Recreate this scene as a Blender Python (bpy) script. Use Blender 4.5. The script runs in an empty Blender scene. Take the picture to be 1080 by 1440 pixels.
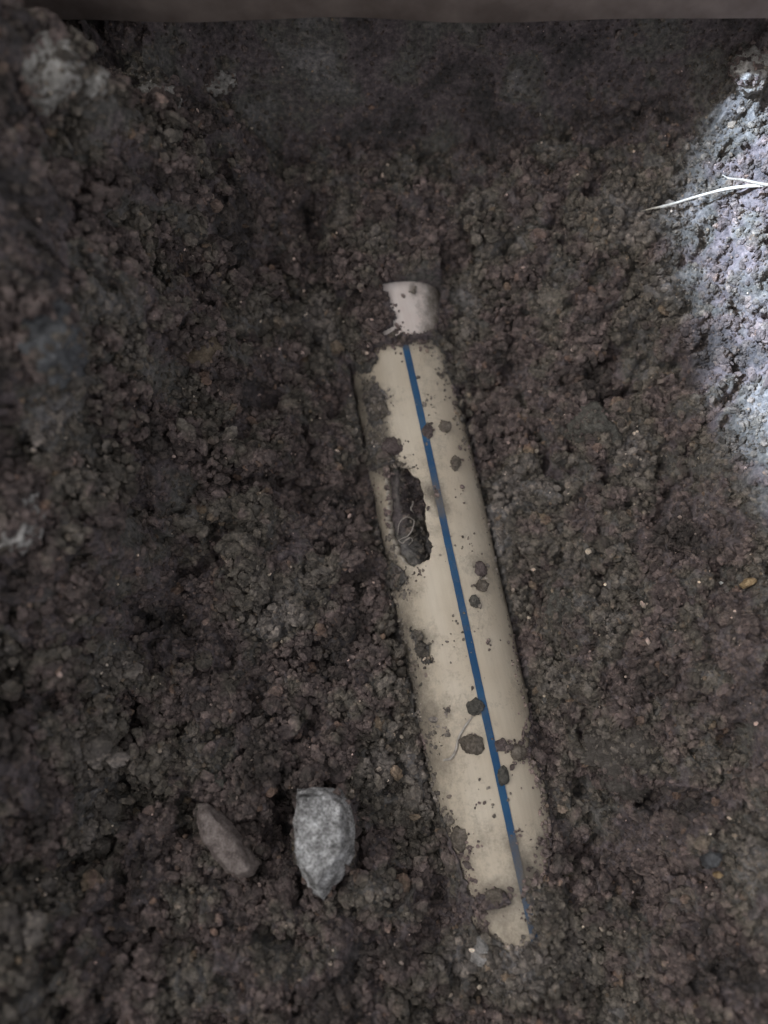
import bpy, bmesh, math, random
import numpy as np
from mathutils import Vector, noise as mnoise

rng = np.random.default_rng(11)
random.seed(11)
scene = bpy.context.scene
COL = scene.collection
rad = math.radians

# ------------------------------------------------------------------ camera
TILT = rad(14.0)                       # away from straight down
CAM = np.array([0.0, -0.075, 0.300])
SN, CS = math.sin(TILT), math.cos(TILT)
FPX = 1166.0                           # focal length in pixels of a 1080 x 1440 picture
cam_d = bpy.data.cameras.new("camera")
cam = bpy.data.objects.new("camera", cam_d); COL.objects.link(cam)
cam.location = CAM; cam.rotation_euler = (TILT, 0, 0)
cam_d.sensor_fit = 'VERTICAL'; cam_d.sensor_height = 36.0
cam_d.lens = 36.0 * FPX / 1440.0
cam_d.clip_start = 0.01; cam_d.clip_end = 200.0
cam_d.dof.use_dof = True; cam_d.dof.focus_distance = 0.276; cam_d.dof.aperture_fstop = 4.7
scene.camera = cam

# ------------------------------------------------------------------ sky, sun, exposure
SUN = np.array([-1.0, 0.03, 0.75]); SUN /= np.linalg.norm(SUN)
world = bpy.data.worlds.new("World"); scene.world = world; world.use_nodes = True
wn, wl = world.node_tree.nodes, world.node_tree.links
wn.clear()
sky = wn.new('ShaderNodeTexSky'); sky.sky_type = 'NISHITA'; sky.sun_disc = False
sky.sun_elevation = math.asin(SUN[2]); sky.sun_rotation = math.atan2(SUN[0], SUN[1])
sky.air_density = 0.6; sky.dust_density = 4.0; sky.ozone_density = 0.5
hs = wn.new('ShaderNodeHueSaturation'); hs.inputs['Saturation'].default_value = 0.12
bg = wn.new('ShaderNodeBackground'); bg.inputs[1].default_value = 0.08
wo = wn.new('ShaderNodeOutputWorld')
wl.new(sky.outputs[0], hs.inputs['Color']); wl.new(hs.outputs[0], bg.inputs[0]); wl.new(bg.outputs[0], wo.inputs[0])
sun_d = bpy.data.lights.new("sun", 'SUN'); sun_d.energy = 5.0; sun_d.angle = rad(1.3)
sun_d.color = (0.60, 0.76, 1.0)
sun = bpy.data.objects.new("sun", sun_d); COL.objects.link(sun)
sun.rotation_euler = Vector(SUN).to_track_quat('Z', 'Y').to_euler()
scene.view_settings.view_transform = 'Standard'; scene.view_settings.look = 'None'
scene.view_settings.gamma = 1.0; scene.view_settings.exposure = 1.78

# ------------------------------------------------------------------ helpers: noise, projection
def _h(ix, iy, seed):
    n = (ix.astype(np.int64) * 374761393 + iy.astype(np.int64) * 668265263 + seed * 1442695041) & 0xffffffff
    n = ((n ^ (n >> 13)) * 1274126177) & 0xffffffff
    return ((n ^ (n >> 16)) & 0xffff) / 65535.0
def pn(x, y, seed=0):
    xi, yi = np.floor(x), np.floor(y); fx, fy = x - xi, y - yi
    u = fx*fx*fx*(fx*(fx*6-15)+10); v = fy*fy*fy*(fy*(fy*6-15)+10)
    def g(a, b):
        t = _h(xi+a, yi+b, seed) * 2*math.pi
        return np.cos(t)*(fx-a) + np.sin(t)*(fy-b)
    return 1.5*((g(0,0)*(1-u)+g(1,0)*u)*(1-v) + (g(0,1)*(1-u)+g(1,1)*u)*v)
def fbm(x, y, seed=0, o=3):
    r, a = 0, 1.0
    for k in range(o):
        r = r + a*pn(x*2**k, y*2**k, seed+17*k); a *= 0.5
    return r
def sstep(a, b, x):
    t = np.clip((x-a)/(b-a), 0, 1); return t*t*(3-2*t)
def project(x, y, z):
    dx, dy, dz = x-CAM[0], y-CAM[1], z-CAM[2]
    dep = np.maximum(dy*SN - dz*CS, 1e-4); up = dy*CS + dz*SN
    return 540 + FPX*dx/dep, 720 - FPX*up/dep
def ray(px, py):
    a, b = (px-540)/FPX, (720-py)/FPX
    return np.array([a, SN + b*CS, -CS + b*SN])
def on_plane(px, py, z):
    d = ray(px, py); t = (z-CAM[2])/d[2]; return CAM + t*d
def in_poly(px, py, poly):
    ins = np.zeros(np.shape(px), bool); n = len(poly)
    for i in range(n):
        x1, y1 = poly[i]; x2, y2 = poly[(i+1) % n]
        if y1 == y2: continue
        c = ((y1 > py) != (y2 > py)) & (px < (x2-x1)*(py-y1)/(y2-y1)+x1)
        ins ^= c
    return ins
def catmull(pts, n=8):
    P = [np.array(p, float) for p in pts]; P = [2*P[0]-P[1]] + P + [2*P[-1]-P[-2]]; out = []
    for i in range(1, len(P)-2):
        for k in range(n):
            t = k/n; a, b, c, d = P[i-1:i+3]
            out.append(0.5*((2*b)+(c-a)*t+(2*a-5*b+4*c-d)*t*t+(3*b-a-3*c+d)*t**3))
    out.append(P[-2]); return out

def tag(o, label=None, cat=None, group=None, kind=None):
    if label: o['label'] = label
    if cat: o['category'] = cat
    if group: o['group'] = group
    if kind: o['kind'] = kind
    return o
def mesh_obj(name, V, F, mat, parent=None, loc=None, smooth=True):
    V = np.asarray(V, float)
    if parent is not None: o0 = np.array(parent.location)
    elif loc is not None: o0 = np.array(loc, float)
    else: o0 = np.array([V[:,0].mean(), V[:,1].mean(), V[:,2].min()])
    me = bpy.data.meshes.new(name)
    if isinstance(F, np.ndarray):
        L = V - o0; k = F.shape[1]
        me.vertices.add(len(L)); me.vertices.foreach_set('co', L.astype(np.float32).ravel())
        me.loops.add(F.size); me.loops.foreach_set('vertex_index', F.astype(np.int32).ravel())
        me.polygons.add(len(F)); me.polygons.foreach_set('loop_start', np.arange(0, F.size, k, dtype=np.int32))
        me.update(calc_edges=True)
    else:
        me.from_pydata((V-o0).tolist(), [], F)
    me.polygons.foreach_set('use_smooth', np.full(len(me.polygons), smooth))
    me.materials.append(mat)
    o = bpy.data.objects.new(name, me); COL.objects.link(o)
    if parent is not None: o.parent = parent
    else: o.location = o0
    return o
def attr(o, name, vals):
    a = o.data.attributes.new(name, 'FLOAT', 'POINT'); a.data.foreach_set('value', np.asarray(vals, np.float32))
def tube(path, radii, sides=7):
    P = [np.array(p, float) for p in path]; n = len(P); V, F = [], []
    radii = np.interp(np.linspace(0, 1, n), np.linspace(0, 1, len(radii)), radii)
    for i in range(n):
        t = P[min(i+1, n-1)] - P[max(i-1, 0)]; t = t/np.linalg.norm(t)
        a = np.cross(t, [0.13, 0.21, 1.0]); a /= np.linalg.norm(a); b = np.cross(t, a)
        for k in range(sides):
            w = 2*math.pi*k/sides; V.append(P[i] + radii[i]*(math.cos(w)*a + math.sin(w)*b))
    for i in range(n-1):
        for k in range(sides):
            k2 = (k+1) % sides
            F.append([i*sides+k, i*sides+k2, (i+1)*sides+k2, (i+1)*sides+k])
    F.append(list(range(sides))[::-1]); F.append([(n-1)*sides+k for k in range(sides)])
    return V, F

# ------------------------------------------------------------------ materials
def new_mat(name, rough=0.9, spec=0.25):
    m = bpy.data.materials.new(name); m.use_nodes = True
    b = m.node_tree.nodes['Principled BSDF']
    b.inputs['Roughness'].default_value = rough; b.inputs['Specular IOR Level'].default_value = spec
    return m, m.node_tree.nodes, m.node_tree.links, b
def n_noise(N, L, scale, detail=3, rough=0.55, coord=None, dist=0.0):
    t = N.new('ShaderNodeTexNoise'); t.inputs['Scale'].default_value = scale
    t.inputs['Detail'].default_value = detail; t.inputs['Roughness'].default_value = rough
    t.inputs['Distortion'].default_value = dist
    if coord is not None: L.new(coord, t.inputs['Vector'])
    return t.outputs[0]
def n_ramp(N, L, fac, stops, interp='LINEAR'):
    r = N.new('ShaderNodeValToRGB'); r.color_ramp.interpolation = interp
    e = r.color_ramp.elements
    while len(e) < len(stops): e.new(0.5)
    for q, (p, c) in zip(e, stops):
        q.position = p; q.color = (*c, 1) if len(c) == 3 else c
    L.new(fac, r.inputs[0]); return r.outputs[0]
def n_mix(N, L, fac, a, b, mode='MIX'):
    m = N.new('ShaderNodeMix'); m.data_type = 'RGBA'; m.blend_type = mode
    for s, v in ((m.inputs[0], fac), (m.inputs[6], a), (m.inputs[7], b)):
        if isinstance(v, (int, float)): s.default_value = v
        elif isinstance(v, tuple): s.default_value = (*v, 1)
        else: L.new(v, s)
    return m.outputs[2]
def n_math(N, L, op, a, b=0.0):
    m = N.new('ShaderNodeMath'); m.operation = op
    for s, v in zip(m.inputs, (a, b)):
        if isinstance(v, (int, float)): s.default_value = v
        else: L.new(v, s)
    return m.outputs[0]
def n_bump(N, L, h, strength, dist, bsdf):
    b = N.new('ShaderNodeBump'); b.inputs['Strength'].default_value = strength; b.inputs['Distance'].default_value = dist
    L.new(h, b.inputs['Height']); L.new(b.outputs[0], bsdf.inputs['Normal'])
def n_pos(N):
    return N.new('ShaderNodeNewGeometry').outputs['Position']

SOIL_A, SOIL_B, SOIL_C, SOIL_D = (0.082,0.073,0.071), (0.158,0.130,0.131), (0.134,0.125,0.112), (0.218,0.203,0.196)
def soil_color(N, L, P):
    big = n_ramp(N, L, n_noise(N, L, 38, 3, 0.6, P), [(0.36, SOIL_A), (0.47, SOIL_B), (0.56, SOIL_C), (0.68, SOIL_D)])
    fine = n_ramp(N, L, n_noise(N, L, 520, 3, 0.65, P), [(0.28, (0.45,0.45,0.46)), (0.52, (1,1,1)), (0.74, (1.75,1.68,1.6))])
    return n_mix(N, L, 1.0, big, fine, 'MULTIPLY')
def make_soil():
    m, N, L, b = new_mat('soil', 0.93, 0.2); P = n_pos(N)
    L.new(soil_color(N, L, P), b.inputs['Base Color'])
    n_bump(N, L, n_noise(N, L, 900, 4, 0.7, P), 0.9, 0.0009, b)
    return m
def make_crumb(name='crumb_soil', gain=1.0):
    m, N, L, b = new_mat(name, 0.9, 0.3); P = n_pos(N)
    a = N.new('ShaderNodeAttribute'); a.attribute_type = 'INSTANCER'; a.attribute_name = 'tint'
    t = a.outputs['Fac']
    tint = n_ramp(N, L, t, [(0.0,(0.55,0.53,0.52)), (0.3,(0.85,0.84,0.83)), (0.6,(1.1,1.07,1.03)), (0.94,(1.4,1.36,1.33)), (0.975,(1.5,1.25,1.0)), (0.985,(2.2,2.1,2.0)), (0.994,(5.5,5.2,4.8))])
    L.new(n_mix(N, L, 1.0, n_mix(N, L, 1.0, soil_color(N, L, P), (gain, gain*0.96, gain*0.90), 'MULTIPLY'), tint, 'MULTIPLY'), b.inputs['Base Color'])
    n_bump(N, L, n_noise(N, L, 1500, 3, 0.7, P), 0.8, 0.0006, b)
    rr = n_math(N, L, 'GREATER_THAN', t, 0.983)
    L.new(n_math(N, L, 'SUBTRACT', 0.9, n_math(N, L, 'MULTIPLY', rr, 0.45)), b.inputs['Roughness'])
    return m
def make_stone(name, c0, c1, c2, scale=260, rough=0.85, bump=0.7, dist=0.6, speck=0.7):
    m, N, L, b = new_mat(name, rough, 0.3); P = n_pos(N)
    c = n_ramp(N, L, n_noise(N, L, scale, 5, 0.75, P, dist), [(0.34, c0), (0.5, c1), (0.66, c2)])
    f = n_ramp(N, L, n_noise(N, L, 1600, 2, 0.6, P), [(0.32, (speck,speck,speck)), (0.6, (1.1,1.1,1.1))])
    L.new(n_mix(N, L, 1.0, c, f, 'MULTIPLY'), b.inputs['Base Color'])
    n_bump(N, L, n_noise(N, L, 800, 4, 0.7, P), bump, 0.0007, b)
    return m
DIRT_SHADE = (0.15, 0.128, 0.102)  # blend colour for pipe dirt and for the collar's painted shade
def make_pipe(name, col, col2, rough, spec):
    m, N, L, b = new_mat(name, rough, spec); P = n_pos(N)
    a = N.new('ShaderNodeAttribute'); a.attribute_name = 'dirt_shade'
    base = n_mix(N, L, n_ramp(N, L, n_noise(N, L, 55, 3, 0.6, P), [(0.35,(0,0,0)), (0.7,(1,1,1))]), col, col2)
    vr = N.new('ShaderNodeVectorRotate'); vr.rotation_type = 'Z_AXIS'; vr.inputs['Angle'].default_value = -0.20
    L.new(P, vr.inputs['Vector']); vm = N.new('ShaderNodeVectorMath'); vm.operation = 'MULTIPLY'; vm.inputs[1].default_value = (1.0, 0.06, 1.0)
    L.new(vr.outputs[0], vm.inputs[0])
    base = n_mix(N, L, 1.0, base, n_ramp(N, L, n_noise(N, L, 900, 3, 0.7, vm.outputs[0]), [(0.3,(0.94,0.935,0.93)), (0.6,(1.01,1.01,1.01))]), 'MULTIPLY')
    n1 = n_noise(N, L, 330, 5, 0.72, P); n2 = n_noise(N, L, 1400, 2, 0.6, P)
    k = n_math(N, L, 'ADD', a.outputs['Fac'], n_math(N, L, 'MULTIPLY', n_math(N, L, 'SUBTRACT', n1, 0.5), 0.9))
    k = n_math(N, L, 'ADD', k, n_math(N, L, 'MULTIPLY', n_math(N, L, 'SUBTRACT', n2, 0.5), 0.35))
    k = n_ramp(N, L, k, [(0.08,(0,0,0)), (0.42,(0.5,0.5,0.5)), (0.85,(0.97,0.97,0.97))])
    L.new(n_mix(N, L, k, base, DIRT_SHADE), b.inputs['Base Color'])
    L.new(n_math(N, L, 'ADD', n_math(N, L, 'MULTIPLY', k, 0.9-rough), rough), b.inputs['Roughness'])
    n_bump(N, L, n_math(N, L, 'ADD', n_math(N, L, 'MULTIPLY', k, 1.0), n_math(N, L, 'MULTIPLY', n2, 0.25)), 0.5, 0.0004, b)
    return m
def make_plain(name, c0, c1, scale, rough=0.8, spec=0.3):
    m, N, L, b = new_mat(name, rough, spec); P = n_pos(N)
    L.new(n_ramp(N, L, n_noise(N, L, scale, 4, 0.6, P), [(0.35, c0), (0.65, c1)]), b.inputs['Base Color'])
    n_bump(N, L, n_noise(N, L, scale*3, 3, 0.6, P), 0.4, 0.0004, b)
    return m
M_SOIL = make_soil(); M_CRUMB = make_crumb(); M_CRUMBP = make_crumb('crumb_soil_dry', 1.5)
M_PIPE = make_pipe('beige_plastic', (0.565,0.475,0.36), (0.635,0.55,0.43), 0.42, 0.45)
M_COLLAR = make_pipe('white_plastic', (0.76,0.635,0.57), (0.93,0.85,0.79), 0.6, 0.3)
M_BLUE = make_pipe('blue_paint', (0.013,0.07,0.17), (0.026,0.105,0.215), 0.5, 0.35)
M_RIM = make_plain('broken_plastic', (0.36,0.31,0.25), (0.60,0.54,0.46), 600, 0.7, 0.3)
M_PALE = make_stone('pale_stone', (0.06,0.058,0.056), (0.38,0.37,0.36), (0.80,0.79,0.78), 230, dist=0.0, speck=0.35)
M_BROWN = make_stone('brown_stone', (0.10,0.078,0.07), (0.205,0.168,0.152), (0.30,0.255,0.23), 230, 0.75, 0.4)
M_GREY = make_stone('grey_stone', (0.05,0.05,0.052), (0.095,0.096,0.10), (0.15,0.15,0.152), 220, 0.8, 0.3)
M_CHALK = make_stone('chalky_clod', (0.16,0.15,0.14), (0.34,0.32,0.30), (0.62,0.60,0.57), 190)
M_CLOD = make_stone('clod_soil', (0.05,0.043,0.038), (0.088,0.076,0.066), (0.14,0.125,0.11), 330, 0.93, 0.9)
M_CLODG = make_stone('grey_clod_soil', (0.06,0.056,0.048), (0.105,0.098,0.084), (0.165,0.155,0.135), 330, 0.93, 0.9)
M_CLODP = make_stone('plum_clod_soil', (0.065,0.048,0.045), (0.115,0.088,0.082), (0.17,0.14,0.13), 330, 0.93, 0.9)
M_CLODB = make_stone('brown_clod_soil', (0.085,0.07,0.055), (0.155,0.13,0.105), (0.24,0.205,0.17), 420, 0.93, 0.9)
M_CLODL = make_stone('light_clod_soil', (0.16,0.15,0.135), (0.30,0.28,0.255), (0.46,0.44,0.41), 300, 0.93, 0.9)
M_TAN = make_stone('tan_flake', (0.16,0.10,0.055), (0.34,0.24,0.13), (0.50,0.38,0.22), 500, 0.7, 0.3)
M_DTAN = make_stone('dull_tan_flake', (0.07,0.052,0.036), (0.13,0.098,0.068), (0.19,0.15,0.11), 300, 0.8, 0.3)
M_WHITE = make_plain('white_grain', (0.7,0.68,0.64), (0.85,0.84,0.82), 900, 0.4, 0.5)
M_ROOT = make_plain('pale_root', (0.42,0.37,0.30), (0.74,0.69,0.60), 350, 0.6, 0.3)
M_THREAD = make_plain('rootlet', (0.34,0.30,0.26), (0.55,0.50,0.45), 500, 0.7, 0.3)
M_SLAB = make_plain('slab_surface', (0.25,0.20,0.175), (0.42,0.345,0.305), 60, 0.9, 0.2)

# ------------------------------------------------------------------ pipe frame
R = 0.0200; RC = 0.0222
PA = on_plane(572, 560, 0.0); PB = on_plane(689, 1120, 0.0)
U = (PB-PA); U /= np.linalg.norm(U); W = np.array([-U[1], U[0], 0.0])
if W[0] < 0: W = -W
def sd(x, y): return (x-PA[0])*U[0]+(y-PA[1])*U[1], (x-PA[0])*W[0]+(y-PA[1])*W[1]
def s_of(px, py, z):
    p = on_plane(px, py, z); return sd(p[0], p[1])[0]
S_C0, S_C1 = s_of(572, 393, RC), s_of(572, 470, RC)
PIPE_SHOW = [(526,492),(545,483),(556,479),(566,485),(580,480),(592,479),(613,483),(622,505),(633,530),(641,560),(651,590),(661,620),(673,660),(684,695),(696,740),(709,800),(720,850),(731,905),(743,965),(748,1015),(738,1050),(752,1066),(765,1100),(771,1150),(773,1200),(764,1240),(741,1258),(755,1290),(756,1316),(738,1332),(716,1337),(700,1322),(672,1312),(664,1282),(654,1240),(646,1206),(630,1168),(611,1130),(600,1095),(592,1050),(586,1010),(578,965),(566,905),(556,868),(548,835),(535,800),(520,762),(505,712),(498,672),(486,630),(480,590),(484,540),(502,516)]
COLLAR_SHOW = [(538,398),(548,395),(575,393),(605,392),(619,402),(618,425),(615,452),(611,466),(573,471),(537,474),(541,466),(552,458),(557,446),(552,436),(549,424),(543,412)]
HOLE = [(545,652),(560,654),(575,661),(588,673),(595,690),(598,712),(600,738),(604,760),(609,776),(603,787),(594,791),(582,798),(570,794),(562,784),(555,774),(546,752),(543,724),(545,700),(543,680),(539,662)]

# ------------------------------------------------------------------ ground
def axis(f0, f1, step, far, extra=[]):
    fine = list(np.arange(f0, f1, step)); out, d, v = [], step*2, f1
    while v < far: out.append(v); v += d; d *= 1.22
    lo, d, v = [], step*2, f0-step
    while v > -far: lo.append(v); v -= d; d *= 1.22
    return np.array(sorted(set(lo + fine + out + [far] + extra)))
GX = axis(-0.200, 0.205, 0.00062, 40.0, [-0.80, -0.83, -0.77]); GY = axis(-0.200, 0.172, 0.00062, 40.0)
def shade_ridge(y):  # crest line of the unseen heap, shaped to set the shadow edge
    h = np.interp(y, [-0.6,-0.05,-0.0057,0.0224,0.0481,0.0754,0.0991,0.1165,0.141,0.1591,0.5], [0.90,0.775,0.747,0.735,0.7235,0.7165,0.7157,0.7174,0.7264,0.7415,0.88])
    return h + 0.008 + 0.004*pn(y*30, y*0+0.3, 5)
def macro(x, y):
    s, d = sd(x, y)
    z = 0.010 + 0*x
    z = z + 0.012*sstep(0.022, 0.07, np.abs(d))
    up = sstep(-0.12, 0.10, y)
    z = z + (0.070+0.050*up)*sstep(0.040, 0.118, -x-0.030*(1-up)+0.012*pn(y*30, x*30, 31)) + 0.020*sstep(0.12, 0.20, -x)
    z = z + 0.050*sstep(0.085, 0.165, x+0.01*pn(y*25, x*25, 32)) + 0.06*sstep(0.16, 0.25, x)
    z = z + 0.016*sstep(0.045, 0.12, y)
    z = z + 0.010*sstep(-0.115, -0.155, y) + 0.07*sstep(-0.18, -0.32, y)
    z = z + (np.minimum(z, 0.080)-z)*sstep(0.095, 0.128, y)
    wy = 0.149 + 0.004*pn(x*14, x*0, 33)
    wall = sstep(wy-0.012, wy+0.006, y)
    z = z*(1-wall) + np.maximum(np.minimum(z, 0.083), 0.083)*wall
    out = np.maximum.reduce([sstep(0.20, 0.40, np.abs(x)), sstep(0.19, 0.35, -y), sstep(0.16, 0.40, y)])
    z = z*(1-out) + (0.14+0.02*pn(x*2.3, y*2.3, 34))*out
    near = sstep(1.9, 1.3, np.abs(y-0.1))
    shade_heap = shade_ridge(np.clip(y, -1.0, 1.2)) - 1.30*np.abs(x+0.80) - (1-near)*1.2  # heap added out of view at left to keep sun off the pit
    return np.maximum(z, shade_heap), wall
def surf_noise(x, y, wall):
    f = np.clip(1.0-0.80*wall, 0, 1)
    wx = x + 0.003*pn(x/0.012, y/0.012, 21); wy = y + 0.003*pn(x/0.012+7, y/0.012, 22)
    n = 0.0065*pn(wx/0.036, wy/0.036, 1) + 0.0050*pn(wx/0.017, wy/0.017, 2)
    n = n + 0.0032*pn(wx/0.0085, wy/0.0085, 3) - 0.0050*sstep(0.18, 0.55, pn(wx/0.0105+3, wy/0.0105, 8)) - 0.0030*sstep(0.15, 0.5, pn(wx/0.0060+3, wy/0.0060, 9))
    n = n + 0.0013*pn(x/0.004, y/0.004, 4) + 0.0006*pn(x/0.002, y/0.002, 6)
    return n*f*(1+0.9*sstep(0.045, 0.095, -x))
X, Y = np.meshgrid(GX, GY)
Zm, WALL = macro(X, Y)
FINE = ((X > -0.21) & (X < 0.21) & (Y > -0.21) & (Y < 0.175))
Z = Zm + np.where(FINE, surf_noise(X, Y, WALL), 0.02*fbm(X*9, Y*9, 12, 3)*sstep(0.55, 0.40, Zm))
# crevices and hollows in the soil: photo spot, size in pixels, depth, level
DENTS = [(397,1150,17,50,.017),(415,1255,14,22,.007),(505,1190,9,40,.006),(262,1138,20,16,.008),(376,1180,10,26,.005),(300,1235,26,9,.005),(30,540,45,16,.014),(60,985,40,14,.010),(180,185,22,26,.012),(205,110,18,18,.010),(270,420,30,20,.008),(115,330,18,16,.008),(860,520,26,30,.006),(905,470,14,24,.006),(700,1010,10,14,.003),(960,520,10,26,.008),(940,660,12,40,.006),(800,660,30,12,.006),(890,1122,50,12,.006),(820,1100,12,30,.005),(240,860,16,22,.006),(420,700,26,22,.005),(370,560,30,18,.007),(440,1010,18,22,.005),(180,900,18,14,.006),(930,1290,30,22,.006),(320,1390,28,18,.006),(720,350,20,20,.006),(640,420,14,22,.004),(450,460,20,24,.006),(840,390,20,18,.006),(590,300,30,16,.006),(1040,1360,26,20,.006),(520,1300,18,20,.005),(150,1190,24,20,.006)]
DENT_W = []
for dx_, dy_, rx_, ry_, dp_ in DENTS:
    p = on_plane(dx_, dy_, 0.02)
    for _ in range(6): p = on_plane(dx_, dy_, float(macro(np.array([p[0]]), np.array([p[1]]))[0][0]))
    kk = ((p[1]-CAM[1])*SN - (p[2]-CAM[2])*CS)/FPX
    q = ((X-p[0])/(rx_*kk))**2 + ((Y-p[1])/(ry_*kk))**2
    q = np.where(FINE, q*(1+0.5*pn(X/0.006, Y/0.006, 44)), 99)
    Z -= dp_*np.exp(-q*q); DENT_W.append((p[0], p[1], rx_*kk, ry_*kk))
# soil meeting the pipe
S, D = sd(X, Y)
band = FINE & (np.abs(D) < R+0.020)
b_s, b_d, b_x, b_y = S[band], D[band], X[band], Y[band]
zb = Z[band]; nz = surf_noise(b_x, b_y, 0*b_x)
# level of the soil along both flanks
s_top = S_C1
flank = np.where(b_d > 0, 0.007, 0.005) + 0.010*sstep(s_top+0.035, s_top-0.002, b_s) + 0.010*sstep(0.165, 0.200, b_s)
k = sstep(R-0.001, R+0.017, np.abs(b_d))
k = np.maximum(k, sstep(S_C0+0.004, S_C0-0.012, b_s))
zb2 = (flank + nz*0.75)*(1-k) + zb*k
def cover(sv, dv, x, y, r, poly, jit):
    top = np.sqrt(np.maximum(r*r - dv*dv, 0))
    qx, qy = project(x, y, top)
    qx = qx + jit*pn(qx/13, qy/13, 71) + 0.5*jit*pn(qx/5, qy/5, 72); qy = qy + jit*pn(qx/13, qy/13, 73)
    return top, in_poly(qx, qy, poly)
isC = (b_s >= S_C0) & (b_s <= S_C1+0.0015)
isP = (b_s > S_C1+0.0015)
ISLANDS = [[(494,520),(524,494),(531,506),(522,522),(506,532)], [(512,548),(526,538),(538,552),(543,572),(536,598),(522,604),(514,580)], [(505,640),(524,626),(550,634),(558,648),(545,656),(520,664)],
 [(655,1258),(690,1260),(716,1256),(718,1272),(700,1276),(668,1280)], [(576,884),(593,890),(604,915),(608,936),(595,934),(584,915)], [(528,772),(548,788),(562,799),(574,812),(560,832),(546,828),(534,805)]]
top, showP = cover(b_s, b_d, b_x, b_y, R, PIPE_SHOW, 6)
for isl in ISLANDS: showP &= ~cover(b_s, b_d, b_x, b_y, R, isl, 5)[1]
topC, showC = cover(b_s, b_d, b_x, b_y, RC, COLLAR_SHOW, 4)
inP = isP & (np.abs(b_d) < R); inC = isC & (np.abs(b_d) < RC); over = (b_s < S_C0) & (np.abs(b_d) < R)
lift = 0.0012 + 0.0016*np.abs(pn(b_x/0.006, b_y/0.006, 41)) + 0.0008*pn(b_x/0.002, b_y/0.002, 42)
zb2 = np.where(inP & showP, np.minimum(zb2, top-0.0004-0.006*np.clip((R-np.abs(b_d)-0.0006)/0.004, 0, 1)), zb2)
zb2 = np.where(inP & ~showP, np.maximum(zb2, top+lift), zb2)
zb2 = np.where(inC & showC, np.minimum(zb2, topC-0.006), zb2)
zb2 = np.where(inC & ~showC, np.maximum(zb2, topC+lift), zb2)
zb2 = np.where(over, np.maximum(zb2, RC+0.0015+lift), zb2)
Z[band] = zb2
SHOWN = np.zeros_like(FINE); SHOWN[band] = (inP & showP) | (inC & showC)
def hgt(x, y):
    i = np.clip(np.searchsorted(GX, x)-1, 0, len(GX)-2); j = np.clip(np.searchsorted(GY, y)-1, 0, len(GY)-2)
    a = (x-GX[i])/(GX[i+1]-GX[i]); b = (y-GY[j])/(GY[j+1]-GY[j])
    return (Z[j,i]*(1-a)+Z[j,i+1]*a)*(1-b) + (Z[j+1,i]*(1-a)+Z[j+1,i+1]*a)*b
def shown_at(x, y):
    i = np.clip(np.searchsorted(GX, x)-1, 0, len(GX)-2); j = np.clip(np.searchsorted(GY, y)-1, 0, len(GY)-2)
    return SHOWN[j, i] | SHOWN[j, i+1] | SHOWN[j+1, i] | SHOWN[j+1, i+1]
def smooth_h(x, y): return float(macro(np.array([x]), np.array([y]))[0][0])
def to_ground(px, py, dz=0.0):
    """the first point of the soil along the sight line"""
    d = ray(px, py); t = np.linspace(0.08, 0.55, 1400)
    P = CAM[None,:] + t[:,None]*d[None,:]
    under = P[:,2] - dz <= hgt(P[:,0], P[:,1])
    i = int(np.argmax(under)) if under.any() else 900
    return P[i]
ny, nx = X.shape
I = np.arange(ny*nx).reshape(ny, nx)
F = np.stack([I[:-1,:-1], I[:-1,1:], I[1:,1:], I[1:,:-1]], -1).reshape(-1, 4)
ground = mesh_obj('ground', np.stack([X, Y, Z], -1).reshape(-1, 3), F, M_SOIL, loc=(0,0,0))
tag(ground, 'dark dug soil of the pit around the pipe', 'soil', kind='structure')

# slab edge along the far rim
def bevel_box(name, lo, hi, bev, mat, wob=0.0, parent=None):
    bm = bmesh.new(); bmesh.ops.create_cube(bm, size=1.0)
    for v in bm.verts:
        for q in range(3): v.co[q] = lo[q] + (v.co[q]+0.5)*(hi[q]-lo[q])
    bmesh.ops.bevel(bm, geom=bm.edges[:], offset=bev, segments=3, affect='EDGES')
    long_e = [e for e in bm.edges if abs(e.verts[0].co.x-e.verts[1].co.x) > 0.5]
    bmesh.ops.subdivide_edges(bm, edges=long_e, cuts=240, use_grid_fill=True)
    for v in bm.verts:
        p = v.co*26; v.co.y += wob*mnoise.noise(p); v.co.z += wob*mnoise.noise(p+Vector((9,4,1)))
    V = [tuple(v.co) for v in bm.verts]; bm.verts.index_update(); F = [[v.index for v in f.verts] for f in bm.faces]; bm.free()
    return mesh_obj(name, V, F, mat, parent)
slab = bevel_box('slab_edge', (-0.9, 0.1325, 0.0862), (0.9, 0.50, 0.150), 0.004, M_SLAB, 0.0016)
tag(slab, 'dull brown slab edge running along the top of the pit', 'slab')

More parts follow.
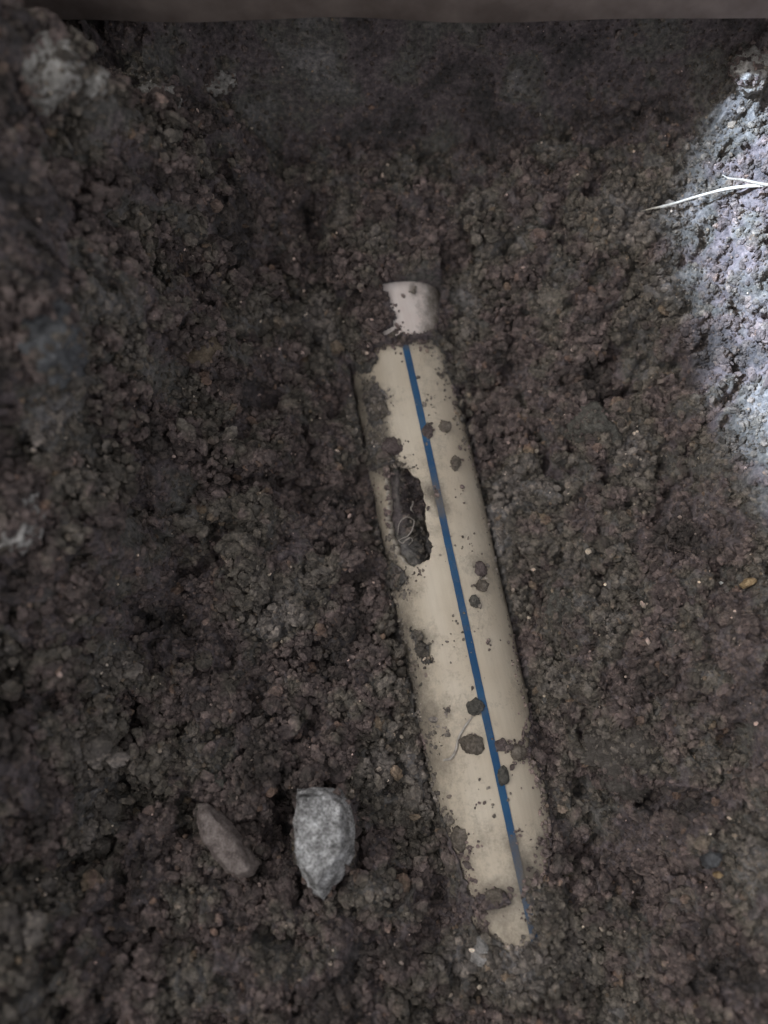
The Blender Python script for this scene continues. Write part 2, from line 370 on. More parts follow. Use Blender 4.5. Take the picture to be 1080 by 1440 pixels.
# ------------------------------------------------------------------ pipe
pipe = bpy.data.objects.new('buried_pipe', None); COL.objects.link(pipe)
pipe.location = PA + 0.08*U - np.array([0,0,R])
tag(pipe, 'beige plastic pipe with blue stripe and broken hole, half buried in soil', 'pipe')
def cyl_point(s, th, r):
    # th = 0 on top, positive to the right
    return PA[None,:] + s[:,None]*U + (r*np.sin(th))[:,None]*W + (r*np.cos(th))[:,None]*np.array([0,0,1.0])
FILM = [(520,545,14,.6),(528,580,16,.7),(534,615,16,.7),(522,640,18,.7),(500,560,14,.4),(550,662,12,.5),(545,790,16,.6),(565,880,16,.4),(610,690,16,.5),(622,715,13,.75),(616,700,10,.5),(722,1185,15,.6),(735,1215,18,.7),(742,1245,20,.7),(700,1265,24,.8),(600,900,26,.55),(590,950,20,.4),(620,1010,22,.45),(617,1060,22,.45),(545,560,14,.5),(536,600,16,.45),(530,640,22,.7),(570,660,16,.3),(560,820,18,.6),(590,830,10,.35),(650,1205,16,.5),(765,1190,18,.6),(755,1235,18,.7),(745,1300,10,.3),(680,1285,16,.3),(600,690,14,.4),(612,745,8,.35),(668,790,14,.4),(640,1150,14,.3),(748,1060,16,.5),(680,1180,14,.2),(635,1075,20,.3)]
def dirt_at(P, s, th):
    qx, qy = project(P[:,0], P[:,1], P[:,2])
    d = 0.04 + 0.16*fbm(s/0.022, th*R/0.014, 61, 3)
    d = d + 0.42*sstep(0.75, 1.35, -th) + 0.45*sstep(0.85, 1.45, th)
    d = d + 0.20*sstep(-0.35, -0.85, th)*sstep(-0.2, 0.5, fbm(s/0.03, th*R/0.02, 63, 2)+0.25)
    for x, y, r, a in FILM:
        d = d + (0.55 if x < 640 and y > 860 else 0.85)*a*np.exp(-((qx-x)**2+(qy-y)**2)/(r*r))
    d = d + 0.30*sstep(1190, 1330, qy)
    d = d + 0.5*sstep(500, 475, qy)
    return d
def breaks(h0, h1, f0, f1, fine, coarse):
    out, v = [], h0
    while v < h1:
        out.append(v); v += fine if f0 < v < f1 else coarse
    return np.array(out + [h1])
s_h0, s_h1 = s_of(560, 640, R), s_of(600, 812, R)
sv = breaks(S_C0-0.03, 0.245, s_h0, s_h1, 0.00035, 0.0014)
tv = breaks(-math.pi, math.pi, -1.7, 1.0, 0.00040/R, 0.0016/R)[:-1]
SS, TT = np.meshgrid(sv, tv, indexing='ij'); shp = SS.shape
Rv = R + 0.00012*fbm(SS.ravel()/0.03, TT.ravel()*1.5, 66, 2)
V = cyl_point(SS.ravel(), TT.ravel(), Rv)
I = np.arange(V.shape[0]).reshape(shp); J = np.roll(I, -1, axis=1)
F = np.stack([I[:-1], I[1:], J[1:], J[:-1]], -1).reshape(-1, 4)
cen = V[F].mean(1); qx, qy = project(cen[:,0], cen[:,1], cen[:,2])
qx = qx + 3.4*pn(qx/9, qy/9, 81) + 1.8*pn(qx/3.5, qy/3.5, 83); qy = qy + 3.4*pn(qx/9+5, qy/9, 82)
cs, cd = sd(cen[:,0], cen[:,1])
cut = in_poly(qx, qy, HOLE) & (cen[:,2] > 0)
F = F[~cut]
used = np.unique(F); remap = -np.ones(len(V), int); remap[used] = np.arange(len(used))
# relax the torn edge a little
e = np.sort(np.concatenate([F[:,[0,1]],F[:,[1,2]],F[:,[2,3]],F[:,[3,0]]]), 1)
key, cnt = np.unique(e[:,0]*len(V)+e[:,1], return_counts=True); bk = key[cnt == 1]
ba, bb = bk//len(V), bk % len(V)
okb = (SS.ravel()[ba] > s_h0) & (SS.ravel()[ba] < s_h1); ba, bb = ba[okb], bb[okb]
for it in range(3):
    acc = np.zeros_like(V); c = np.zeros(len(V))
    np.add.at(acc, ba, V[bb]); np.add.at(acc, bb, V[ba]); np.add.at(c, ba, 1); np.add.at(c, bb, 1)
    mv = c > 0; V[mv] = 0.5*V[mv] + 0.5*acc[mv]/c[mv][:,None]
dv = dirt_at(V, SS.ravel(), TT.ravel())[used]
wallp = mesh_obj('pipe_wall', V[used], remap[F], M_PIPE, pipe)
attr(wallp, 'dirt_shade', dv)
sol = wallp.modifiers.new('thickness', 'SOLIDIFY'); sol.thickness = 0.0024; sol.offset = -1.0; sol.use_even_offset = False; sol.material_offset_rim = 1; wallp.data.materials.append(M_RIM)
# blue line
def unroll(px, py):
    d = ray(px, py); o = CAM - PA
    du, dw, dz = d@U, d@W, d[2]; ou, ow, oz = o@U, o@W, o[2]
    a = dw*dw+dz*dz; b = 2*(ow*dw+oz*dz); c = ow*ow+oz*oz-R*R
    t = (-b - math.sqrt(max(b*b-4*a*c, 0)))/(2*a)
    return ou+t*du, math.atan2(ow+t*dw, oz+t*dz)
L0, L1 = unroll(569, 482), unroll(749, 1312)
ss = np.linspace(L0[0]-0.004, L1[0]+0.006, 420); V, Fq = [], []
c = L0[1] + (L1[1]-L0[1])*(ss-L0[0])/(L1[0]-L0[0]) + 0.010*np.interp(ss, np.linspace(ss[0], ss[-1], 9), rng.normal(0, 0.6, 9))
hw = (0.00122 + 0.00006*pn(ss/0.004, ss*0, 91))/R
cols = []
for q in np.linspace(-1, 1, 5):
    cols.append(cyl_point(ss, c+q*hw, R+0.00034*np.ones_like(ss)))
V = np.stack(cols, 1).reshape(-1, 3); I = np.arange(len(V)).reshape(len(ss), 5)
Fq = np.stack([I[:-1,:-1], I[1:,:-1], I[1:,1:], I[:-1,1:]], -1).reshape(-1, 4)
st = mesh_obj('stripe', V, Fq, M_BLUE, pipe)
attr(st, 'dirt_shade', dirt_at(V, np.repeat(ss, 5), np.repeat(c, 5))*0.8 + 0.07)
st['label'] = 'thin blue painted line along the top of the pipe'
# white collar at the far end
sc = np.linspace(S_C0, S_C1, 40); tc = np.linspace(-math.pi, math.pi, 160, endpoint=False)
prof = [(S_C0, R+0.0001)] + [(s, RC) for s in sc] + [(S_C1, R+0.0001)]
V, th_all, s_all = [], [], []
for s, r in prof:
    V.append(cyl_point(np.full(160, s), tc, np.full(160, r))); th_all.append(tc); s_all.append(np.full(160, s))
V = np.concatenate(V); th_all = np.concatenate(th_all); s_all = np.concatenate(s_all)
I = np.arange(len(V)).reshape(-1, 160); J = np.roll(I, -1, 1)
F = np.stack([I[:-1], I[1:], J[1:], J[:-1]], -1).reshape(-1, 4)
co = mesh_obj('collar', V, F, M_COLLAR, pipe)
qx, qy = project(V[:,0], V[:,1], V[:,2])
attr(co, 'dirt_shade', -0.10 + 0.20*fbm(s_all/0.006, th_all*R/0.006, 65, 3) + 0.85*sstep(574, 618, qx) + 0.8*np.exp(-((qx-581)**2/40+(qy-408)**2/110)))  # dirt, plus shading of the curve to the right put into the colour
co['label'] = 'white plastic collar at the far end of the pipe'
bv = co.modifiers.new('edge', 'BEVEL'); bv.width = 0.0003; bv.segments = 2; bv.limit_method = 'ANGLE'

# soil that has run into the broken pipe
fs = np.arange(s_h0-0.01, s_h1+0.012, 0.0005); fd = np.arange(-0.0168, 0.0169, 0.0005)
A, B = np.meshgrid(fs, fd, indexing='ij')
wx, wy = PA[0]+A*U[0]+B*W[0], PA[1]+A*U[1]+B*W[1]
def fill_z(a, b, x, y):
    z = 0.0040 - 0.0035*sstep(-0.004, 0.008, b) + 0.006*sstep(s_h1-0.013, s_h1-0.004, a) + 0.004*sstep(s_h0+0.018, s_h0+0.006, a) + 0.0075*sstep(-0.004, -0.0125, b)
    z = z + 0.0022*pn(x/0.009, y/0.009, 51) + 0.0012*np.abs(pn(x/0.003, y/0.003, 52))
    return np.minimum(z, np.sqrt(np.maximum((R-0.0027)**2-b*b, 0)))
FZ = fill_z(A, B, wx, wy)
I = np.arange(A.size).reshape(A.shape)
F = np.stack([I[:-1,:-1], I[1:,:-1], I[1:,1:], I[:-1,1:]], -1).reshape(-1, 4)
fill = mesh_obj('soil_inside_pipe', np.stack([wx, wy, FZ], -1).reshape(-1, 3), F, M_SOIL)
tag(fill, 'dark damp soil seen inside the broken hole of the pipe', 'soil', kind='stuff')

# ------------------------------------------------------------------ stones and clods
CLOD_PTS, CLOD_R = [], []
def hull_stone(name, outline, height, sink, mat, label, cat='stone', inset=0.68, seed=0, rough=0.0006, crown=(0,0), sub=3, raise_z=0.0, group=None):
    """outline in photo pixels gives the plan; depth and facets are built below and above it"""
    cx, cy = np.mean([p[0] for p in outline]), np.mean([p[1] for p in outline])
    g = to_ground(cx, cy); z0 = g[2]+raise_z
    P = [on_plane(px, py, z0 + height*0.35) for px, py in outline]
    c = np.mean(P, 0); rnd = random.Random(seed); pts = []
    for p in P:
        r = p - c
        pts.append((p[0], p[1], z0 + height*rnd.uniform(0.2, 0.5)))
        q = c + r*rnd.uniform(inset-0.1, inset+0.1) + np.array([crown[0], crown[1], 0])
        pts.append((q[0], q[1], z0 + height*rnd.uniform(0.85, 1.0)))
        q = c + r*0.8; pts.append((q[0], q[1], z0 - sink))
    bm = bmesh.new()
    for p in pts: bm.verts.new(p)
    r = bmesh.ops.convex_hull(bm, input=bm.verts[:])
    bmesh.ops.delete(bm, geom=[v for v in bm.verts if not v.link_faces], context='VERTS')
    bmesh.ops.bevel(bm, geom=bm.edges[:], offset=height*0.03, segments=1, affect='EDGES', clamp_overlap=True)
    bmesh.ops.remove_doubles(bm, verts=bm.verts[:], dist=0.0002)
    bmesh.ops.triangulate(bm, faces=bm.faces[:])
    for _ in range(sub):
        lim = 0.0012
        es = [e for e in bm.edges if e.calc_length() > lim]
        if not es: break
        bmesh.ops.subdivide_edges(bm, edges=es, cuts=1)
        bmesh.ops.triangulate(bm, faces=[f for f in bm.faces if len(f.verts) > 3])
    bm.normal_update()
    off = Vector((seed*3.1, seed*1.7, 0))
    for v in bm.verts:
        p = v.co*220 + off
        v.co += v.normal*(rough*1.4*mnoise.noise(p) + rough*mnoise.noise(p*2.7) + 0.5*rough*mnoise.noise(p*7))
    bm.verts.index_update()
    V = [tuple(v.co) for v in bm.verts]; F = [[v.index for v in f.verts] for f in bm.faces]; bm.free()
    o = mesh_obj(name, V, F, mat)
    me = o.data
    if hasattr(me, 'set_sharp_from_angle'): me.set_sharp_from_angle(angle=rad(38))
    VV = np.array(V); low = VV[VV[:,2] < z0+0.45*height]
    if len(outline) > 6 and len(low) > 20:
        m = int(len(outline)*9); sel = rng.integers(0, len(low), m); CLOD_PTS.append(low[sel]); CLOD_R.append(np.clip(0.0008*np.exp(rng.normal(0, 0.35, m)), 0.0004, 0.0018))
    if name == 'grey_stone':
        sel = rng.integers(0, len(VV), 70); CLOD_PTS.append(VV[sel]); CLOD_R.append(np.clip(0.0011*np.exp(rng.normal(0, 0.4, 70)), 0.0005, 0.0026))
    return tag(o, label, cat, group)
def ico(sub):
    bm = bmesh.new(); bmesh.ops.create_icosphere(bm, subdivisions=sub, radius=1.0); bm.verts.index_update()
    V = np.array([v.co[:] for v in bm.verts]); F = np.array([[v.index for v in f.verts] for f in bm.faces]); bm.free()
    return V, F
def clod(name, px, py, rx, ry, mat, label, cat='clod', flat=0.7, sub=4, seed=0, rough=1.0, sit=0.15, group=None, center=None, spin=None, freq=1.0):
    g = to_ground(px, py) if center is None else np.array(center)
    dep = (g[1]-CAM[1])*SN - (g[2]-CAM[2])*CS; k = dep/FPX
    V, F = ico(sub); rnd = random.Random(seed+7)
    sc = np.array([rx*k, ry*k, min(rx, ry)*k*flat])
    off = Vector((seed*2.3+1, seed*1.1, seed*0.7)); out = []; rough *= 1.25
    a = rnd.uniform(-0.3, 0.3) if spin is None else spin
    ca, sa = math.cos(a), math.sin(a)
    for v in V:
        p = Vector(v)
        n = 0.26*mnoise.noise(p*1.3*freq+off) + 0.20*mnoise.noise(p*2.9*freq+off) + 0.15*abs(mnoise.noise(p*6*freq+off)) + 0.09*mnoise.noise(p*13*freq+off)
        q = v*(1+rough*n)*sc
        out.append((g[0]+ca*q[0]-sa*q[1], g[1]+sa*q[0]+ca*q[1], g[2]+sit*sc[2]+q[2]))
    o = mesh_obj(name, out, F.astype(np.int32), mat)
    if center is None:
        out = np.array(out); m = int(5.0*(rx*ry*k*k)/(0.0011**2)); sel = rng.integers(0, len(out), m)
        CLOD_PTS.append(out[sel]); CLOD_R.append(np.clip(0.00055*np.exp(rng.normal(0, 0.4, m)), 0.0003, 0.0016))
    return tag(o, label, cat, group)

hull_stone('pale_stone', [(418,1110),(446,1106),(478,1112),(492,1128),(500,1172),(498,1205),(480,1235),(454,1270),(432,1248),(418,1215),(415,1172),(420,1140)], 0.0150, 0.010, M_PALE,
           'pale grey pointed stone standing in a crack, larger of two stones lower left', seed=3, sub=4, rough=0.00045, crown=(-0.0012, 0.002), inset=0.70, raise_z=0.002)
hull_stone('brown_stone', [(278,1130),(292,1128),(312,1142),(332,1165),(352,1195),(366,1214),(360,1230),(340,1238),(318,1226),(300,1204),(285,1180),(277,1152)], 0.009, 0.006, M_BROWN,
           'smooth brown elongated stone lying left of the pale grey stone', seed=5, sub=4, rough=0.0003, inset=0.72, raise_z=0.0035)
hull_stone('grey_stone', [(38,420),(72,410),(100,430),(108,478),(96,520),(72,540),(40,512),(26,460)], 0.009, 0.010, M_GREY,
           'dull blue-grey blurred stone in the left bank above a dark crevice', seed=8, rough=0.0011, inset=0.8)
hull_stone('pale_chip', [(668,1312),(682,1314),(684,1328),(692,1338),(684,1352),(680,1366),(670,1356),(661,1350),(664,1330)], 0.005, 0.003, M_CHALK,
           'small pale stone chip at the lower end of the pipe', 'stone chip', seed=9, rough=0.0004, raise_z=0.001)
hull_stone('tan_chip', [(1040,822),(1047,814),(1060,812),(1065,817),(1058,824),(1046,828)], 0.0028, 0.001, M_TAN, 'tan flake lying on the right bank below the sunlit patch', 'flake', seed=11, rough=0.0002, raise_z=0.002)
hull_stone('ochre_chip', [(1002,1227),(1012,1225),(1018,1230),(1010,1236),(1003,1233)], 0.002, 0.001, M_TAN, 'tiny ochre chip beside a grey flake at lower right', 'flake', seed=12, rough=0.0002, raise_z=0.0015)
hull_stone('grey_flake', [(984,1206),(1000,1196),(1016,1204),(1010,1220),(994,1222)], 0.004, 0.002, M_GREY, 'small grey flake beside the ochre chip at lower right', 'flake', seed=13, rough=0.0004, raise_z=0.001)
hull_stone('tan_flake', [(252,500),(276,478),(298,460),(306,474),(312,490),(296,508),(270,512)], 0.005, 0.003, M_DTAN, 'dull tan triangular flake in the shaded soil at left', 'flake', seed=14, rough=0.0003, raise_z=0.001)
hull_stone('round_flake', [(306,520),(318,514),(331,518),(330,528),(319,533),(308,529)], 0.003, 0.002, M_CLODP, 'small rounded pinkish flake just below the tan triangular flake', 'flake', seed=15, rough=0.0002, raise_z=0.002)
hull_stone('white_grain', [(1012,818),(1016,816),(1019,819),(1015,822)], 0.0012, 0.0008, M_WHITE, 'bright white grain left of the tan flake', 'grain', seed=16, rough=0.0001, sub=1, raise_z=0.002)

clod('pale_clod', 72, 108, 42, 52, M_CLODL, 'pale blurred clod on the upper left bank under the slab', seed=1, sit=0.3)
clod('pale_clod', 225, 140, 30, 24, M_CLODL, 'pale clod at the middle of the row of upper left clods', seed=2, sit=0.4)
clod('pale_clod', 132, 122, 20, 24, M_CLODL, 'small pale clod beside the large blurred upper left clod', seed=21, sit=0.4)
clod('pale_clod', 310, 118, 24, 18, M_CLODL, 'faint pale clod below the slab edge, rightmost of the upper left clods', seed=22, sit=0.4)
clod('pinkish_clod', 75, 255, 40, 26, M_CLODP, 'pinkish blurred clod on the left bank above the blue-grey stone', seed=4, sit=0.3)
clod('chalky_clod', 30, 735, 30, 42, M_CHALK, 'whitish chalky clod at the left edge of the photo', seed=6, sit=0.4, rough=1.2)
clod('soil_lump', 835, 602, 36, 28, M_CLODG, 'greyish soil lump right of the pipe near its far end', seed=7, sit=0.15)
clod('soil_lump', 890, 1055, 62, 55, M_CLOD, 'broad rounded soil lump right of the lower pipe', seed=8, flat=0.4, sit=0.0, sub=5)
clod('soil_lump', 785, 858, 24, 30, M_CLODG, 'small olive soil lump close to the right of the pipe', seed=9, sit=0.1)
clod('plum_clod', 392, 1222, 22, 18, M_CLODP, 'purplish clod between the brown stone and the pale stone', seed=10, sit=0.3)
clod('plum_clod', 401, 1252, 17, 20, M_CLODP, 'squarish pinkish clod below the purplish clod between the stones', seed=11, sit=0.5)
clod('soil_clod', 441, 1088, 20, 15, M_CLODP, 'brown clod just above the pale grey stone', seed=12, sit=0.5)
clod('soil_clod', 304, 1103, 17, 14, M_CLODG, 'light grey-tan clod just above the brown stone', seed=13, sit=0.5)
clod('sunlit_clod', 1052, 105, 26, 30, M_CLODL, 'sunlit clod at the top of the bright right bank', seed=14, sit=0.4)

# clods resting on the pipe
def on_pipe(px, py, r=R):
    d = ray(px, py); o = CAM - PA
    dw, dz, ow, oz = d@W, d[2], o@W, o[2]
    a = dw*dw+dz*dz; b = 2*(ow*dw+oz*dz); c = ow*ow+oz*oz-r*r; q = b*b-4*a*c
    if q <= 0: return None
    return CAM + d*((-b-math.sqrt(q))/(2*a))
PC = [(625,600,9,8,'soil crumb right of the blue line on the far pipe'), (601,607,7,10,'soil crumb touching the right of the blue line near the far end'),
      (640,651,8,10,'soil crumb on the pipe level with the top of the hole'), (668,994,11,11,'brown crumb against the left of the blue line above the largest crumb'),
      (664,1046,15,14,'largest soil crumb on the pipe, left of the blue line'), (704,1048,9,8,'dark crumb just right of the blue line beside the largest crumb'),
      (726,1058,12,10,'flat crumb in the row leading from the blue line to the right edge'), (707,1092,8,13,'long crumb overlapping the right of the blue line below the crumb row'),
      (647,1178,13,15,'blocky crumb on the left of the lower pipe'), (675,800,9,11,'upper of two crumbs joined on the right side of the pipe'),
      (677,824,9,9,'lower of two crumbs joined on the right side of the pipe'), (667,846,7,8,'pale flat crumb under the joined pair of crumbs'),
      (700,1262,17,12,'wide crumb at the soil band across the lower pipe'), (553,628,14,12,'crumb cluster on the pipe above the hole'),
      (536,575,13,14,'crumb stuck on the upper left of the pipe')]
for i, (px, py, rx, ry, lab) in enumerate(PC):
    p = on_pipe(px, py)
    clod('soil_crumb', px, py, rx, ry, [M_CLODB, M_CLODP, M_CLODB, M_CLODG][i % 4], lab, 'crumb', flat=0.6, sub=4, seed=30+i, sit=0.2, rough=0.95, center=p, group='crumbs lying on the pipe', freq=1.0)

# ------------------------------------------------------------------ roots
def strand(name, pix, radii, mat, label, lift=0.001, surf='ground', cat='root', n=8, group=None, parent=None):
    P = []
    for q in pix:
        px, py = q[0], q[1]; l = q[2] if len(q) > 2 else lift
        if surf == 'ground': p = to_ground(px, py); p = p + np.array([0, 0, l])
        elif surf == 'pipe': p = on_pipe(px, py, R+l)
        else:
            p = on_plane(px, py, -0.001)
            for _ in range(4):
                a, b = sd(p[0], p[1]); z = float(fill_z(np.array([a]), np.array([b]), np.array([p[0]]), np.array([p[1]]))[0]) + l
                p = on_plane(px, py, z)
        P.append(p)
    V, F = tube(catmull(P, n), radii)
    o = mesh_obj(name, V, F, mat, parent)
    if parent is None: tag(o, label, cat, group)
    return o
def lifted(pix, z0, z1):
    n = len(pix); return [on_plane(px, py, z0+(z1-z0)*i/(n-1)) for i, (px, py) in enumerate(pix)]
a = to_ground(903, 297); b = to_ground(1078, 262)
root = bpy.data.objects.new('pale_root', None); COL.objects.link(root); root.location = a
tag(root, 'thin white forked root sticking out over the sunlit right bank', 'root')
zz0, zz1 = a[2]+0.003, max(b[2]+0.004, a[2]+0.006)
main = lifted([(901,297),(918,293),(934,290),(955,284),(985,275),(1020,266),(1050,262),(1080,260),(1120,256)], zz0, zz1)
main += [main[-1] + np.array([0.02, 0.002, -0.002]), main[-1] + np.array([0.045, 0.004, -0.02])]
V, F = tube(catmull(main, 8), [0.0001,0.00028,0.00056,0.0004,0.00046,0.00052,0.00056,0.00056,0.00056,0.00056,0.0005], 9)
mesh_obj('root_stem', V, F, M_ROOT, root)
br = lifted([(1016,246),(1026,251),(1044,253),(1062,257),(1079,260),(1090,259)], zz1+0.003, zz1)
V, F = tube(catmull(br, 8), [0.0001,0.0003,0.00045,0.0005,0.0006,0.0005], 7)
mesh_obj('root_branch', V, F, M_ROOT, root)

strand('rootlet', [(559,752,.001),(562,735,.002),(572,727,.003),(582,732,.003),(580,744,.0035),(574,753,.003),(566,757,.002),(560,760,.001)], [0.00012,0.0002,0.00024,0.0002,0.00012], M_THREAD, 'pale looped rootlet inside the hole of the pipe', surf='fill')
strand('rootlet', [(581,704,.003),(580,710,.003),(578,716,.003),(582,721,.002)], [0.00015,0.00026,0.0002], M_THREAD, 'short pale rootlet above the loop inside the hole', surf='fill')
strand('rootlet', [(560,760,.001),(566,764,.002),(570,760,.002),(577,756,.002),(580,760,.001),(575,766,.0005)], [0.00015,0.0003,0.0002], M_THREAD, 'small crooked rootlet below the loop inside the hole', surf='fill')
strand('rootlet', [(591,741,.002),(594,744,.002),(592,748,.002)], [0.0001,0.0002,0.0001], M_THREAD, 'tiny pale rootlet right of the loop inside the hole', surf='fill')
strand('rootlet', [(664,1008),(655,1020),(645,1038),(641,1055),(634,1066),(624,1069)], [0.00025,0.0004,0.00045,0.0005,0.0004], M_THREAD, 'curved pale rootlet on the pipe beside the largest crumb', lift=0.0004, surf='pipe')

# ------------------------------------------------------------------ loose crumbs (too many to count)
def crumb_cloud(name, P, scale, rot, tint, label, sub=3, variants=10, mat=None):
    mat = mat or M_CRUMB
    me = bpy.data.meshes.new(name); n = len(P); o0 = np.array([0.0, 0.0, 0.0])
    me.vertices.add(n); me.vertices.foreach_set('co', (P-o0).astype(np.float32).ravel())
    a = me.attributes.new('scl', 'FLOAT_VECTOR', 'POINT'); a.data.foreach_set('vector', scale.astype(np.float32).ravel())
    a = me.attributes.new('rot', 'FLOAT_VECTOR', 'POINT'); a.data.foreach_set('vector', rot.astype(np.float32).ravel())
    a = me.attributes.new('tint', 'FLOAT', 'POINT'); a.data.foreach_set('value', tint.astype(np.float32))
    a = me.attributes.new('pick', 'INT', 'POINT'); a.data.foreach_set('value', rng.integers(0, variants, n).astype(np.int32))
    me.materials.append(mat)
    o = bpy.data.objects.new(name, me); COL.objects.link(o)
    g = bpy.data.node_groups.new(name, 'GeometryNodeTree')
    g.interface.new_socket('Geometry', in_out='INPUT', socket_type='NodeSocketGeometry')
    g.interface.new_socket('Geometry', in_out='OUTPUT', socket_type='NodeSocketGeometry')
    N, L = g.nodes, g.links
    gi, go = N.new('NodeGroupInput'), N.new('NodeGroupOutput')
    g2i = N.new('GeometryNodeGeometryToInstance')
    for k in range(variants):
        ic = N.new('GeometryNodeMeshIcoSphere'); ic.inputs['Radius'].default_value = 1.0; ic.inputs['Subdivisions'].default_value = sub
        prev = ic.outputs['Mesh']
        for sca, amp in ((0.75, 1.4), (1.9, 1.05), (4.6, 0.5)):
            nt = N.new('ShaderNodeTexNoise'); nt.noise_dimensions = '4D'; nt.inputs['W'].default_value = 3.7*k + sca
            nt.inputs['Scale'].default_value = sca; nt.inputs['Detail'].default_value = 1.5
            sb = N.new('ShaderNodeVectorMath'); sb.operation = 'SUBTRACT'; sb.inputs[1].default_value = (0.5, 0.5, 0.5)
            ml = N.new('ShaderNodeVectorMath'); ml.operation = 'SCALE'; ml.inputs['Scale'].default_value = amp
            L.new(nt.outputs['Color'], sb.inputs[0]); L.new(sb.outputs[0], ml.inputs[0])
            sp = N.new('GeometryNodeSetPosition'); L.new(prev, sp.inputs['Geometry']); L.new(ml.outputs[0], sp.inputs['Offset'])
            prev = sp.outputs[0]
        sm = N.new('GeometryNodeSetMaterial'); sm.inputs['Material'].default_value = mat
        L.new(prev, sm.inputs[0]); L.new(sm.outputs[0], g2i.inputs[0])
    ip = N.new('GeometryNodeInstanceOnPoints')
    L.new(gi.outputs[0], ip.inputs['Points']); L.new(g2i.outputs[0], ip.inputs['Instance'])
    ip.inputs['Pick Instance'].default_value = True
    def na(nm, ty):
        q = N.new('GeometryNodeInputNamedAttribute'); q.data_type = ty; q.inputs['Name'].default_value = nm; return q.outputs[0]
    L.new(na('pick', 'INT'), ip.inputs['Instance Index'])
    e2r = N.new('FunctionNodeEulerToRotation'); L.new(na('rot', 'FLOAT_VECTOR'), e2r.inputs[0]); L.new(e2r.outputs[0], ip.inputs['Rotation'])
    L.new(na('scl', 'FLOAT_VECTOR'), ip.inputs['Scale'])
    L.new(ip.outputs[0], go.inputs[0])
    md = o.modifiers.new('scatter', 'NODES'); md.node_group = g
    return tag(o, label, 'soil', kind='stuff')
def attrs(n, r):
    sc = r[:,None]*rng.uniform(0.55, 1.4, (n,3)); sc[:,2] *= 0.9
    return sc, rng.uniform(0, 6.283, (n,3)), rng.random(n)**1.05
n = 60000
x = rng.uniform(-0.198, 0.202, n); y = rng.uniform(-0.198, 0.152, n)
_, wl_ = macro(x, y)
clump = pn(x/0.02, y/0.02, 101) + 0.6*pn(x/0.007, y/0.007, 102)
r = 0.00092*np.exp(rng.normal(0, 0.42, n))*(1+0.30*clump); r = np.clip(r, 0.0003, 0.0030)
r *= (1-0.55*wl_)*(1-0.30*sstep(0.09, 0.12, x))*(1-0.35*sstep(0.105, 0.13, y))
keep = ~shown_at(x, y) & (rng.random(n) < 1-0.35*wl_) & (clump > -0.75)
for dx, dy in ((1,0),(-1,0),(0,1),(0,-1)): keep &= ~shown_at(x+dx*r*0.8, y+dy*r*0.8)
x, y, r = x[keep], y[keep], r[keep]; n = len(x)
z = hgt(x, y) + r*rng.uniform(-0.35, 0.55, n)
# aggregates: small heaps of crumbs stuck together
nc = 3400; ccx = rng.uniform(-0.16, 0.17, nc); ccy = rng.uniform(-0.185, 0.128, nc); cr = np.clip(0.0026*np.exp(rng.normal(0, 0.42, nc)), 0.0014, 0.0065)
cr *= (1+0.75*sstep(0.02, 0.07, -ccx))*(1-0.35*sstep(0.09, 0.12, ccx))*(1-0.45*sstep(0.10, 0.125, ccy))
ck = (pn(ccx/0.03, ccy/0.03, 111) > -0.28+0.22*sstep(0.02, 0.07, -ccx))
for q_ in DENT_W: ck &= ((ccx-q_[0])/(q_[2]+0.7*cr))**2 + ((ccy-q_[1])/(q_[3]+0.7*cr))**2 > 1
ccx, ccy, cr = ccx[ck], ccy[ck], cr[ck]
cz = hgt(ccx, ccy) + cr*rng.uniform(-0.2, 0.45, len(ccx))
cn = np.clip((cr/0.00085)**2*2.4, 6, 110).astype(int); idx = np.repeat(np.arange(len(ccx)), cn); m = len(idx)
dv_ = rng.normal(0, 1, (m,3)); dv_ /= np.linalg.norm(dv_, axis=1)[:,None]; dv_[:,2] = np.abs(dv_[:,2])*0.95 - 0.2
dv_ *= (cr[idx]*rng.uniform(0.55, 1.08, m))[:,None]
st_ = rng.uniform(0.7, 1.35, (len(ccx),2)); ax_, ay_, az_ = ccx[idx]+dv_[:,0]*st_[idx,0], ccy[idx]+dv_[:,1]*st_[idx,1], cz[idx]+dv_[:,2]
ar_ = np.clip(0.00080*np.exp(rng.normal(0, 0.36, m)), 0.0003, 0.0019)*(0.75+0.25*cr[idx]/0.0026).clip(0.7, 1.5)
ak = ~shown_at(ax_, ay_) & ~shown_at(ax_+0.0012, ay_) & ~shown_at(ax_-0.0012, ay_) & (az_ > hgt(ax_, ay_)-0.0012)
x = np.concatenate([x, ax_[ak]]); y = np.concatenate([y, ay_[ak]]); z = np.concatenate([z, az_[ak]]); r = np.concatenate([r, ar_[ak]])
gx = rng.uniform(-0.16, 0.18, 60000); gy = rng.uniform(-0.18, 0.150, 60000); gk = ~shown_at(gx, gy); gx, gy = gx[gk], gy[gk]
gr = 0.00034*np.exp(rng.normal(0, 0.3, len(gx)))
x = np.concatenate([x, gx]); y = np.concatenate([y, gy]); r = np.concatenate([r, gr]); z = np.concatenate([z, hgt(gx, gy)+rng.uniform(0.2, 1.9, len(gx))*0.0005])
x = np.concatenate([x] + [p[:,0] for p in CLOD_PTS]); y = np.concatenate([y] + [p[:,1] for p in CLOD_PTS])
z = np.concatenate([z] + [p[:,2] for p in CLOD_PTS]); r = np.concatenate([r] + CLOD_R); n = len(x)
sc, ro, ti = attrs(n, r)
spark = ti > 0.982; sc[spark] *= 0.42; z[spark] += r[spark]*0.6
crumb_cloud('soil_crumbs', np.stack([x, y, z], -1), sc, ro, ti, 'loose dark soil crumbs covering the floor and banks of the pit')
